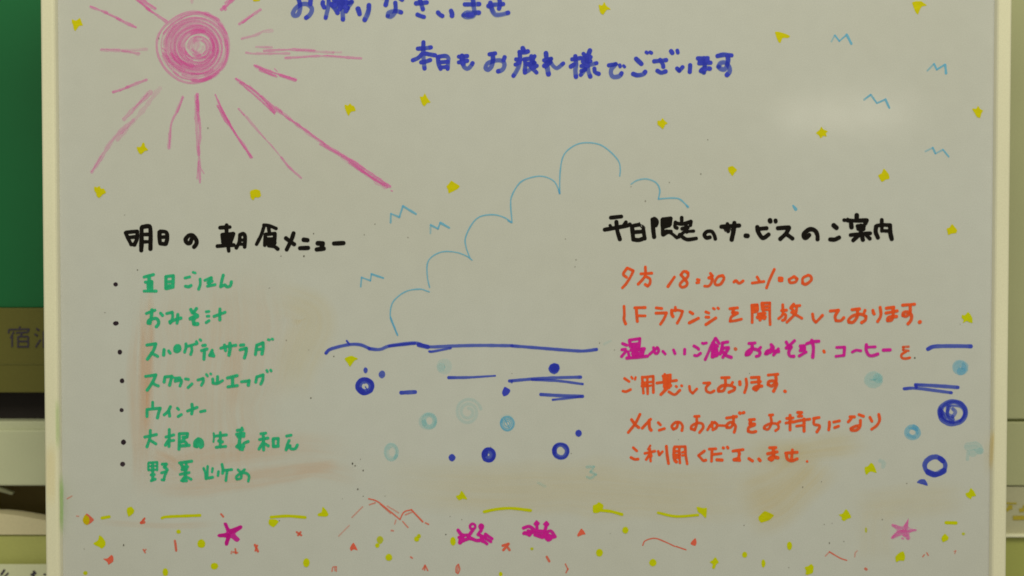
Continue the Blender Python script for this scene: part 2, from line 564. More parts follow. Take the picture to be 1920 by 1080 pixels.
mark('handwritten_line', 'blue', [(B, 65, '''
 185,730 290,725 385,710; w68 272,630 270,760 275,900 288,1030; 250,810 190,870 110,905; 290,800 360,815 450,830; 235,935 300,925 375,900;
 490,860 500,960 530,1035; 500,850 600,840 645,870 640,950 635,1035; 520,935 640,925; 530,1010 620,1005;
 w70 850,835 870,930 880,1000 930,1030 980,995 1010,945; 800,850 930,840; 800,935 930,910; w70 840,860 860,960;
 1260,815 1350,800; w68 1310,810 1315,900 1290,1000 1240,1045 1205,1020 1230,955 1320,915 1420,905 1480,940 1480,1010 1440,1055 1390,1070; w66 1490,855 1472,905'''),
 (C, 64, '''w72 320,320 340,365; 270,380 340,385 400,370; w66 275,390 280,470 270,570 220,680 180,740; 220,490 290,500; 210,570 280,530;
 350,500 360,580 350,665; 340,490 470,470 500,440; 450,440 460,560; 480,460 470,570; 380,560 500,540 430,640 350,690; 420,570 480,640 530,690; 535,585 470,620;
 w72 670,395 680,520 690,620 708,715; 640,505 750,480 640,590; 660,600 740,530 780,590 840,620 930,550;
 1060,490 1190,470; w66 1110,440 1120,560 1110,660 1120,755; 1090,565 1040,600; 1230,405 1270,450; w72 1330,355 1290,460; 1210,475 1340,455; 1220,525 1340,515;
 1200,590 1340,570 1430,545; w68 1280,430 1290,560 1310,680 1335,750; 1200,665 1260,640 1190,725; w66 1395,625 1405,680 1462,708; 1240,565 1300,590;
 w66 1610,580 1720,560 1650,640 1650,720 1690,755 1770,740 1805,695; w52 1775,575 1782,600; w52 1832,585 1850,603'''),
 (D, 64, '''w70 260,480 300,520 342,558; w66 215,708 280,728 360,715 400,675; w54 412,382 430,395; w54 470,382 492,395;
 530,520 620,510 715,500; 620,495 660,560 670,605; 578,660 640,690 705,670; w68 785,365 805,395; w56 878,355 888,392;
 w66 875,625 910,660 960,605; w66 1072,575 1070,630 1065,680; w62 1185,475 1340,468; 1205,550 1380,540; w66 1280,470 1290,560 1280,690 1230,665 1280,620 1370,630;
 1210,512 1340,510; w66 1240,650 1300,640; w66 1480,440 1580,420 1695,430; w70 1632,430 1640,520 1600,630 1540,635 1495,600 1530,545 1600,540 1655,600 1665,670 1622,725''')],
 'blue handwritten line of thanks near the top')

E_, F_, G, H, I = (220, 380, 8), (440, 380, 8), (1120, 380, 8), (1300, 380, 8), (1480, 380, 8)
mark('handwritten_line', 'black', [(E_, 62, '''
 w58 125,450 165,540 210,630; w56 130,445 300,430; w62 300,430 295,540 255,635; w56 180,520 290,512; w54 200,622 265,632;
 w66 365,375 365,500 360,718; w66 372,365 450,352 490,365 500,480 497,695; w56 380,478 490,474; w54 380,588 490,585;
 w66 632,440 635,540 640,600; w62 645,430 735,445 748,540 728,618; w56 640,518 750,512; w60 640,612 725,622;
 w66 1115,545 1090,605 1045,600 1025,550 1070,495 1130,492 1185,560 1185,620 1150,665;
 w60 1540,375 1690,365; w58 1640,335 1640,450 1660,620 1672,725; w60 1575,480 1740,465; 1575,480 1590,600; 1742,465 1705,570; w70 1590,540 1700,530; w70 1595,600 1700,590; w60 1500,652 1640,640 1750,635'''),
 (F_, 58, '''80,480 70,590 25,678; w60 85,480 130,465 155,500 155,600 150,665; w54 90,562 155,556; w50 75,622 150,622;
 w54 445,340 400,480 328,625; w52 435,335 520,345 625,388; 510,370 520,440; 465,475 605,462 595,620; 462,475 452,640; 460,545 600,545; w66 460,600 600,600; w60 510,640 600,660 648,695;
 w62 885,455 850,560 780,705; w62 768,530 830,580 895,625; w72 1035,555 1095,562; w66 978,682 1105,678;
 w70 1245,608 1325,610; w70 1320,620 1300,680; w66 1228,702 1340,688; w68 1488,612 1635,605''')],
 'thick black handwritten heading on the left')
mark('handwritten_line', 'black', [(G, 62, '''
 w60 200,225 362,207; w50 190,340 205,365; w56 430,290 390,350; 108,405 250,380 440,345 490,325; w64 285,285 300,420 338,550;
 w64 520,350 530,460 540,555; w60 540,345 625,330; w16 a.6 620,320 690,345 715,380; w22 a.7 630,300 650,360 690,385; w26 a.8 680,350 695,380; w58 690,400 700,470 712,540; w56 550,442 685,432; w66 545,552 620,560 710,530;
 w66 828,250 838,400 852,515; w72 852,245 888,280 875,340; w60 850,300 890,320; w62 975,255 980,380 985,480; w62 980,250 1100,235 1090,325; w60 1000,305 1090,290; w60 990,365 1080,340; w50 990,485 1080,445 1195,525; w50 1030,425 1110,430;
 w58 1265,222 1265,275; w58 1172,292 1165,360 1195,380; w56 1170,305 1280,318 1405,280 1395,340; w60 1270,390 1360,372; w60 1330,330 1340,440; w50 1335,432 1445,425; w52 1250,480 1310,432; w54 1235,475 1220,515; w56 1235,480 1340,550 1485,535;
 w58 1690,518 1635,525 1605,480 1645,432 1715,432 1755,490 1770,545'''),
 (H, 62, '''w66 418,360 690,342; w58 510,315 522,430; w70 615,300 600,430 575,555; w18 a.7 450,380 480,430; w16 a.7 555,390 580,440; w20 a.8 470,385 515,445;
 w72 783,495 815,497; w66 958,362 970,430 1020,515 1060,525 1130,475; w58 985,392 1100,382; w74 1148,262 1155,282; w64 1232,265 1235,285;
 w66 1265,382 1435,370; w66 1435,375 1390,460 1302,545; w64 1395,470 1488,538'''),
 (I, 64, '''w66 300,482 250,525 222,515 220,465 300,400 380,415 418,480 423,550; w70 662,338 708,378; w62 608,550 680,552 748,520;
 w56 818,260 832,262; w56 872,250 890,262; w72 1010,185 1010,250; w60 870,265 1000,270 1150,262; w64 922,285 932,370; w64 1162,262 1138,310;
 w60 1018,350 1120,350; w78 1035,385 1110,392; w62 1070,340 1070,450; w58 915,485 1060,470 1215,458; w62 1060,470 955,565; w62 1085,480 1103,558; w60 1135,465 1208,540;
 w60 1385,255 1385,310; w66 1300,355 1295,440 1328,525; w62 1310,345 1400,332 1510,338; w66 1512,335 1512,440 1535,545; w56 1388,340 1385,425; w54 1405,420 1490,425''')],
 'thick black handwritten heading on the right')

mark_pts = [(217, 533, 4.4, 4.0), (217.5, 606, 5.6, 4.2), (225, 660, 4.4, 4.6), (229, 714, 4.2, 4.6), (228, 769, 4.0, 4.0), (231.5, 829, 4.9, 5.0), (230, 870, 4.8, 4.8)]
for i, (x, y, rx, ry) in enumerate(mark_pts):
    mark('bullet_dot', 'violet', [(PX, 1, 'E a%s %s,%s %s,%s' % (.8 if i in (4, 6) else 1.1, x, y, rx, ry))])

J, K, L_, M_, N_, O_ = (250, 500, 8), (250, 620, 8), (400, 620, 8), (250, 730, 8), (380, 780, 8), (250, 800, 8)
GL = 'green handwritten menu item'
mark('handwritten_line', 'green', [(J, 46, '''
 160,155 305,118; w60 235,145 245,250 250,350; 180,232 280,222 278,350; 160,366 345,366; w56 225,240 230,350;
 w50 490,150 488,325; w50 490,148 600,135 595,300; 500,228 600,222; w56 495,325 595,302; 500,285 590,282;
 775,170 848,152; 780,292 830,300 868,280; w36 895,82 932,95; 1002,185 1005,260 980,338; 1072,205 1168,165; w52 1170,165 1135,280; 1110,292 1228,268; w50 1120,240 1180,215;
 w48 1350,125 1330,200 1308,298; 1310,300 1375,272 1400,300 1455,288 1472,225''')], GL)
mark('handwritten_line', 'green', [(J, 46, '''
 195,702 328,652; w52 280,645 270,760 250,850 222,845 240,800 340,775 380,820 372,870 345,898; 408,695 440,732;
 500,702 585,682 590,760 555,845 548,820; w52 560,825 640,790 715,770; 668,715 665,800 655,848;
 w50 862,640 888,690; w50 950,625 900,690 950,725; w58 855,780 960,730 905,795 912,860 965,858; w70 910,760 960,740;
 w40 1092,675 1138,670; w38 1105,742 1138,740; w44 1092,838 1138,808; 1210,745 1378,682; w50 1300,632 1298,798''')], GL)
mark('handwritten_line', 'green', [(K, 46, '''
 202,215 338,195; w50 338,195 300,300 212,428; 270,332 368,385; w50 462,282 455,365; w46 530,302 555,338; w48 650,225 690,228 700,280 668,312 628,305 625,255 655,222; w60 650,270 680,272;
 w46 790,195 790,250 770,322; 800,238 955,192; 870,232 880,290 862,355; w42 945,160 960,188; w40 1000,132 1015,146;
 1040,222 1082,216; 1022,298 1108,272; w50 1068,292 1060,428; 1185,290 1145,370; w50 1182,318 1208,380; 1150,370 1210,378;
 1312,262 1390,240 1540,217; 1368,212 1385,298; w52 1450,185 1450,280 1435,368; 1605,217 1658,212; w52 1602,285 1695,262 1690,330 1667,408'''),
 (L_, 46, '652,220 632,358; w50 652,218 745,180 748,260 730,348; 655,282 745,272; w40 822,132 845,138; w40 880,122 895,130')], GL)
mark('handwritten_line', 'green', [(K, 46, '''
 182,685 338,662; w50 338,662 290,770 208,892; 292,780 330,810 378,828; 475,692 462,770; 478,692 578,682; w48 578,682 545,818;
 625,712 700,706; 628,755 720,738 722,770 700,828; w40 580,692 604,702; 782,722 830,730; 822,852 882,795;
 968,738 1048,716 1050,760 1022,818; w40 1095,652 1115,680; w36 1158,642 1168,652; 1192,722 1196,785; 1265,685 1262,780; 1198,785 1260,790 1340,747;
 1412,708 1558,672; w50 1490,705 1490,818; 1418,842 1562,822; 1622,765 1738,752; w50 1738,745 1726,815'''),
 (L_, 46, '652,695 637,772; 652,692 748,662 740,740 712,800; w40 800,592 815,615; w38 860,588 870,604')], GL)
mark('handwritten_line', 'green', [(M_, 46, '''
 290,192 290,268; 206,302 206,408; 206,302 405,282; w50 405,282 380,350 362,428; 558,258 520,330 462,383; 535,322 545,402; 660,280 682,303; 672,408 722,376;
 812,325 958,270; w50 880,222 885,300 875,368; 1008,335 1078,320''')], GL)
mark('handwritten_line', 'green', [(M_, 46, '''
 172,715 348,677; 255,615 250,720 205,862; 250,762 340,818; 540,600 540,730 535,858; 488,715 608,682; w50 540,745 482,838; 530,772 608,765;
 w48 690,665 690,780 685,898; 690,665 815,660 808,715 742,715; 700,792 770,782 820,842; w50 712,848 840,838; 790,712 742,760;
 w60 975,745 955,855 925,845 935,785 980,748 1025,775 1035,840 1010,865; w60 975,800 985,840;
 w34 a.8 1206,655 1210,720 1202,788; 1215,702 1398,682; 1305,645 1305,850; w50 1280,772 1338,788; 1242,868 1388,855'''),
 (N_, 46, '''w42 590,175 570,235; w50 520,215 600,205; w54 510,275 620,262; w52 530,305 618,300; w58 560,270 550,430; w50 510,455 580,495 620,412 685,380; w64 535,440 610,455; w50 560,495 600,500;
 872,265 948,255; 852,352 980,330; w50 910,295 915,508; 900,405 845,495; 930,412 988,448; w48 1058,345 1062,458; 1058,340 1135,335 1130,450; 1062,458 1138,450;
 1258,300 1328,286; 1298,365 1270,430 1252,508; 1262,488 1310,442 1322,488 1388,488 1422,432''')], GL)
mark('handwritten_line', 'green', [(O_, 44, '''
 w34 226,545 226,650; w38 232,540 358,532 358,650; w34 a.8 240,592 350,586; w36 a.9 232,652 350,642; w50 290,550 292,795; 265,722 318,718; 268,810 330,786;
 w48 432,562 498,560; w48 498,560 465,610; w48 472,600 510,648; 422,692 498,672 470,740 460,800 428,795;
 692,542 878,517; w50 720,562 750,630; 790,542 800,610; 740,602 818,600; w50 730,642 800,632; 702,715 838,687; w52 782,640 780,800; 780,742 722,808; 800,752 868,790; w48 742,812 800,810;
 w40 1055,622 1082,690; w40 1115,592 1110,730; w38 1190,622 1182,680; 1085,702 1090,780; 1088,775 1192,757; 1278,672 1270,733; 1330,562 1345,640 1340,698; 1348,655 1478,642; 1410,652 1400,720 1390,808;
 w40 1570,642 1620,700; w42 1670,642 1600,702 1545,750 1555,788 1615,770 1620,695 1690,695 1735,740 1725,818''')], GL)

P_, Q_, R_, S_, T_, U_ = (1150, 490, 8), (1350, 490, 8), (1540, 550, 8), (1150, 620, 8), (1340, 620, 8), (1520, 620, 8)
V_, W_, X_ = (1150, 760, 8), (1340, 760, 8), (1500, 760, 8)
OL = 'orange handwritten line of the service notice'
mark('handwritten_line', 'orange', [(P_, 44, '''
 205,102 150,190 200,240; 210,98 298,140 270,210 195,330 135,398; w46 480,82 480,200 440,270 372,342; 412,187 578,177; 480,222 548,262 548,330 515,372 478,345;
 918,232 818,378; 1122,172 1060,150 1012,200 1060,255 1108,320 1090,368 1030,388 998,350 1040,292 1108,240 1122,190 1095,152; w42 1258,272 1288,280; w42 1250,320 1283,317;
 1455,178 1488,220 1430,247; 1430,247 1488,262 1460,340 1420,372 1367,370; 1640,212 1570,232 1522,310 1542,352 1608,340 1658,260 1640,212'''),
 (Q_, 44, '''207,310 240,288 285,328 348,292; 555,232 588,288; 482,325 560,315 658,302; 815,118 750,260 697,398; w54 888,252 928,257; w54 888,286 928,286;
 1110,227 1035,270 1052,318 1130,308 1158,262 1110,227; w46 1320,207 1243,250 1238,328 1290,342 1368,280 1358,222 1320,207''')], OL)
mark('handwritten_line', 'orange', [(P_, 44, '''
 160,672 165,800 160,870 185,938; 320,696 478,692; w46 345,702 350,800 360,902; 362,815 478,817; 642,697 728,707; 638,777 798,772; 798,772 760,860 707,943;
 930,687 930,740; w48 875,732 877,790 895,828; 872,740 960,730 1038,747 1010,830 957,928; 1147,757 1193,785; w48 1137,923 1278,852;
 1387,757 1433,775; 1387,835 1433,837; w46 1387,948 1538,847; w40 1497,702 1518,715; w40 1565,697 1580,710'''),
 (Q_, 44, '''147,710 263,696; w50 205,702 190,770 262,772; 263,775 172,830 150,898 230,888 322,865;
 w42 475,655 482,790 482,918; 480,658 558,652 558,740 492,760; w60 492,707 555,702; w56 632,628 642,720; w42 637,627 748,622 745,780 752,948; 642,677 738,672; 648,725 738,722; w46 572,790 678,777; w54 562,838 678,830; w50 600,785 600,878; w46 650,762 640,850; w50 592,802 668,858;
 940,648 945,740; 922,737 998,732; 950,742 930,810 877,858; 945,782 985,802 972,868 935,883; w48 1105,642 1062,698; 1092,670 1198,662; 1150,682 1130,780 1002,913; 1072,762 1228,853; w46 1072,702 1118,760;
 1387,787 1402,870 1437,912 1490,860 1538,807'''),
 (R_, 46, '''132,265 258,252; 255,255 207,340 217,408 290,408 338,362; 457,245 573,232; w48 540,242 540,340 480,428 412,432 408,392 480,332 590,312 668,342 658,400 602,438; 655,252 640,290;
 772,252 780,290 793,308; 880,207 893,300 880,360 842,423; 972,222 1088,207; 967,295 1138,262; w52 1075,212 1075,330 1050,398 992,408 1002,362 1060,350 1128,345;
 1217,177 1398,162; w50 1330,172 1328,280 1270,342 1222,330 1232,292 1290,277 1348,322 1343,400 1297,458; w56 1470,433 1482,425''')], OL)
ml = mark('handwritten_line', 'magenta', [(S_, 46, '''
 137,192 203,218; 127,285 183,277; 193,302 122,388; w54 245,142 252,230; 242,140 398,118 390,208; 262,202 388,192; w54 258,235 388,226; 222,312 240,398; w66 302,215 310,388; w60 360,262 340,388; 420,272 402,378; 460,272 432,368; w54 265,292 465,270; w50 202,410 340,400 515,380; w50 285,345 415,350;
 542,355 600,302 658,252 680,290 660,338 632,340; 602,252 620,328; 742,307 778,348; 902,287 925,343; 1070,277 1068,348; 1207,227 1268,262 1280,280; 1217,370 1260,373 1308,337; w42 1332,185 1355,195; w42 1370,187 1398,182;
 a.85 1530,112 1470,222 1420,340 1377,433; 1535,112 1588,190; 1482,242 1568,232; w66 1500,182 1492,388; w50 1492,302 1555,292; w54 1482,388 1555,368; w50 1540,212 1555,368; w66 1495,340 1550,325;
 1632,182 1718,167; w50 1640,182 1622,280 1602,348; w50 1622,262 1728,252; w50 1728,262 1642,398; w52 1632,302 1690,368 1768,398'''),
 (T_, 46, '''512,190 608,182; w50 560,192 560,270 520,348 472,363 482,322 560,272 668,302 668,368 622,383; 690,247 660,280; w66 505,345 545,308;
 w50 845,207 878,260 800,338 762,345 790,302 868,292; w54 868,302 958,310; w50 955,272 882,363; w60 800,320 850,300; w50 850,262 835,325;
 w48 1072,167 1100,220; 1198,147 1110,230 1072,258; w52 1072,258 1148,242 1110,320 1130,378 1188,383; w46 1280,227 1338,222; w50 1292,265 1345,256; w50 1280,298 1345,285; w48 1345,222 1348,280; 1267,378 1373,317; w50 1377,195 1470,165 1563,157; w52 1455,142 1480,250 1470,398'''),
 (U_, 44, '387,250 508,246; w48 508,246 498,370; 377,383 490,370; 622,320 680,292 753,300; w50 835,207 832,290 870,363 930,373 1008,347; 862,245 968,240; w48 1087,290 1193,286')],
 'magenta handwritten words between two orange dots')
mark('ink_dot', 'orange', [(T_, 52, 'a.55 308,270 316,278')], 'faded orange separator dot', ml)
mark('ink_dot', 'orange', [(T_, 46, '1635,302 1645,323')], None, ml)
mark('handwritten_character', 'orange', [(U_, 40, 'a.5 1382,245 1468,240; a.55 1392,245 1387,290 1468,302; a.9 1430,312 1362,360 1372,408 1430,418 1488,405')], 'faded orange character at the end', ml)
mark('handwritten_line', 'orange', [(S_, 42, '''
 167,715 238,763; 142,905 190,913 258,882; w36 270,692 288,718; w34 335,697 325,733; w40 432,692 442,820 452,938; 437,700 598,682 600,928; 432,787 500,777; w50 432,828 505,820; 510,712 515,948; w36 a.9 540,770 570,767; w36 a.9 540,827 570,820;
 770,652 785,750; 742,680 858,662; w44 652,785 948,745; w84 775,700 790,860; w60 848,695 832,850; w56 765,830 858,822; w46 790,880 712,958; 832,915 920,958 998,892; 940,832 950,840; 1020,822 1030,828;
 1140,832 1152,900 1190,938 1253,872; 1352,785 1448,782; 1450,785 1392,850 1402,908 1460,928 1513,900;
 1622,705 1738,702; w46 1680,712 1680,820 1650,898 1580,908 1577,870 1640,822 1758,822 1822,852 1808,890 1732,923; 1790,772 1770,810'''),
 (T_, 44, '''w52 375,765 380,808; 470,722 480,800 470,860 447,928; 547,702 668,697; 552,775 688,762; w52 660,702 660,830 620,888 582,868 612,840 708,830;
 802,665 948,652; w50 915,662 918,760 860,828 802,808 812,762 880,752 928,790 918,840 882,908; w50 1050,905 1060,913''')], OL)
mark('handwritten_line', 'orange', [(V_, 44, '''
 400,132 330,270 222,408; 272,212 330,290 383,333; 560,207 500,270 432,343; w48 537,222 542,330 568,373; 672,257 708,293; 687,373 768,347;
 970,257 950,330 900,358 877,310 930,257 1000,257 1038,310 1028,378; 1217,165 1288,162; 1250,172 1250,280 1220,368 1167,350 1172,310 1250,267 1328,272 1348,330 1292,408;
 1412,368 1460,292 1520,252 1558,290 1540,338 1492,363; 1482,252 1480,320; w38 1575,300 1700,305; 1697,190 1848,167; w46 1800,162 1800,260 1760,328 1702,330 1702,292 1760,252 1828,300 1828,350 1812,403'''),
 (W_, 44, '''w50 372,110 385,120; w50 425,112 440,106; 517,215 598,210; w52 540,217 530,280 598,280; w48 598,290 512,330 502,388 560,403 618,390;
 w40 817,145 873,141; w42 840,152 850,270 800,358 742,345 752,312 840,272 938,280 958,340 912,378; w40 980,242 932,280;
 1077,195 1178,186; w48 1130,147 1130,368; 1067,265 1168,242; 1242,105 1308,106; w46 1280,112 1280,158; 1252,163 1308,160; w44 1172,250 1300,222 1428,206; w46 1340,202 1340,388; 1227,310 1338,297;
 1482,195 1568,181; 1490,202 1490,280 1568,300 1568,340 1532,398; w46 1720,247 1720,300 1710,368; 1782,250 1873,231; 1797,333 1858,311'''),
 (X_, 44, '722,248 770,192; 747,170 818,171; 882,137 953,163; w46 905,222 900,310 850,368 772,373 762,345 830,312 888,302; 1047,177 1078,238; 1180,132 1193,220 1150,300 1072,358')], OL)
mark('handwritten_line', 'orange', [(V_, 42, '''
 297,632 353,683; 262,780 320,808 373,805; w34 a.7 555,602 520,660; 472,720 623,686; 545,652 560,838; 545,732 492,813; 560,722 570,760; 672,687 690,743 738,692; w46 795,612 807,740 828,873;
 w50 912,642 908,740 922,820 948,848; 917,622 1078,617 1085,740 1108,878; 912,690 990,686; 908,745 1000,736; 922,785 990,780; 990,622 990,740 1000,863; w36 1030,705 1065,696; w36 1035,750 1065,746;
 1368,682 1277,750 1320,798 1350,828 1388,820; 1437,655 1538,650; w44 1480,662 1472,838; 1502,735 1618,721; w48 1552,815 1633,820; w46 1645,635 1655,640; w46 1708,622 1720,640'''),
 (W_, 46, '''272,685 428,662; 350,672 370,720 360,778; w50 287,813 368,790; 288,820 378,825; w50 512,797 568,833; w50 660,802 683,828;
 822,635 918,632; 792,725 938,696; w54 880,642 880,780 850,818 817,800 860,772 948,785; w56 835,805 870,790; 1062,715 1238,702; 1165,667 1152,808; w48 1072,722 1090,800 1150,832 1238,800; w38 1383,838 1388,842''')], OL)

# ------------------------------------------------------------------ the sun
def T4(i, j): return (i * 480, j * 270, 4)

sun = mark('sun_drawing', 'pink', [(T4(0, 0), 40, '''S w44 a.30 1455,355 225,216 3,0.62; S w20 a.6 1455,353 236,228 4,0.6; S w14 a.75 1462,352 240,232 4,0.5; S w22 a.65 1472,352 180,174 2.4,0.62; S w12 a.8 1478,352 165,158 3,0.72;
 S w13 a.9 1487,352 128,122 1.8,0.62; R w20 a1.15 1450,355 267,260; w22 a1.0 1230,250 1300,170 1380,120 1470,98 1560,105 1640,150; w24 a.9 1690,300 1705,400 1680,480 1620,550 1540,600 1450,605; w26 a.9 1440,600 1500,605 1580,580; R w12 a.8 1462,352 246,238;
 w36 a1.0 1385,400 1360,340 1395,280 1450,240 1530,235; w30 a1.1 1440,250 1490,232 1525,240; w30 a1.15 1285,405 1330,455 1440,492; w26 a.9 1230,400 1290,470 1380,530; w32 a1.2 1395,390 1412,425 1440,442; w28 a1.1 1580,295 1600,340 1590,378; w10 a1.2 1285,405 1310,430; w9 a1.2 1215,360 1250,385; w10 a1.2 1330,420 1400,480; w10 a1.1 1300,430 1360,490;
 S w20 a.65 1488,352 96,90 2.4,0.35; w40 a.6 1462,300 1480,330 1470,360; w36 a.4 1410,350 1440,300 1500,270; w30 a.35 1500,420 1560,400 1590,340; w24 a.5 1230,330 1260,260 1310,190; w22 a.5 1220,420 1260,490 1330,560; w18 a.6 1640,180 1680,260 1695,340; w20 a.8 1520,300 1550,330 1555,375 1530,400; w16 a.9 1440,370 1465,395 1490,430 1540,425; w18 a.7 1470,385 1500,410 1470,425 1450,405; w24 a.7 1540,430 1600,420 1640,380; w20 a.7 1440,555 1540,550 1600,530; w14 a.9 1300,540 1370,585 1480,600 1580,580; w18 a.8 1540,105 1640,150 1700,250; w30 a.4 1280,280 1330,210 1420,150 1540,140; w34 a.4 1250,420 1290,480 1380,540 1480,560; w12 a.8 1400,540 1500,555 1600,520''')],
 'scribbled pink sun disc with rays', dens=.66, wob=.25, depth=.0002)
rays = [
 [(T4(0,0), 20, 'a1.1 f1.2/.7 680,50 800,95; a.75 790,92 900,145; a1 f.7/1.2 880,140 1020,205; w10 a.6 760,82 930,160')],
 [(T4(0,0), 22, 'a1.1 1020,-10 1120,75; 1100,60 1245,160; w26 a1.1 1060,0 1165,65; w10 a1 1030,0 1150,95')],
 [(T4(0,0), 20, 'a.6 1440,-30 1440,20')],
 [(T4(0,0), 26, 'a1.1 1760,-20 1700,40 1660,72; w30 a.9 1680,50 1690,70; w16 1740,-10 1690,20')],
 [(T4(0,0), 22, 'a1 1795,180 1920,95 1955,72; w12 1820,172 1900,110')],
 [(T4(0,0), 22, 'f1/.5 a.7 1815,290 1920,262 1975,236 2040,230')],
 [(T4(0,0), 18, 'a.7 1845,395 1920,402 2170,400; a.6 1920,352 2040,355; a.9 1980,380 2200,372 2360,378; a1.0 2140,435 2400,420 2710,437; a.7 f.6/1 2220,378 2500,394; a.4 2500,392 2560,392')],
 [(T4(0,0), 22, 'f.8/.5 a.8 760,375 920,380 1100,370; a.7 920,382 1040,402; w12 a.5 760,368 900,372')],
 [(T4(0,0), 20, 'a1 f1.2/.7 850,690 900,675 960,650; f.7/1.1 a.9 950,655 1100,598; w10 a.7 900,682 1000,640')],
 [(T4(0,0), 30, 'a.55 1130,690 1030,790 930,895; a.5 f.5/.8 1200,660 1060,840 880,1050; a.55 1000,900 900,990 830,1070 760,1180 690,1290; w12 a.6 1110,700 1000,820; w10 a.6 760,1170 690,1285')],
 [(T4(0,0), 20, 'a.8 1370,725 1330,830 1285,930 1270,1080 1267,1110; w10 a.7 1375,730 1330,840; w8 a.7 1285,930 1268,1105')],
 [(T4(0,0), 20, 'a1.1 1480,705 1488,830; a.8 1475,760 1500,960 1495,1080; a.7 w24 1470,720 1478,1000 1490,1160; w22 a.8 1490,1100 1500,1370; w12 a.8 1478,1340 1490,1210; w10 a.7 1530,1300 1500,1250; w8 a1 1484,720 1496,900')],
 [(T4(0,0), 16, 'a1.2 1615,710 1680,850 1800,1060 1890,1180; w20 a1 1630,790 1700,910 1830,1090 1880,1180; w10 a.9 1650,790 1760,990; w26 a.6 1640,800 1740,960')],
 [(T4(0,0), 12, 'w16 a1.3 1790,815 1830,860; a.7 1830,860 1920,970 2020,1075 2120,1190; w16 a1.0 2110,1180 2170,1255 2260,1335; w8 a.6 1850,870 1990,1040')],
 [(T4(0,0), 14, 'w16 a1.3 1770,590 1920,690 2060,840; w12 a1.2 1800,620 1920,722 2060,855; w40 a.45 1790,605 1920,700 2060,830; w14 a1 2070,800 2115,840; w16 a1.0 1960,720 2110,850 2270,960 2440,1085; w24 a.6 2100,830 2300,990 2420,1070'),
  (T4(1,1), 16, 'a1.3 480,0 680,115 870,250 985,325; w18 a1.2 510,0 760,150 1005,320; w20 a.8 700,140 860,245 960,305; w44 a.4 650,100 850,230 970,315; w12 a1 1014,350 1022,353')],
 [(T4(0,0), 16, 'a1.2 1908,490 2060,545 2220,598; w20 a1.1 1950,525 2075,575; w30 a.5 1920,500 2060,560; w24 a1.1 2100,565 2215,598; w10 a1 2060,515 2080,535')],
]
for g in rays:
    mark('sun_ray', 'pink', g, parent=sun, dens=.84, wob=.3, depth=.0002)

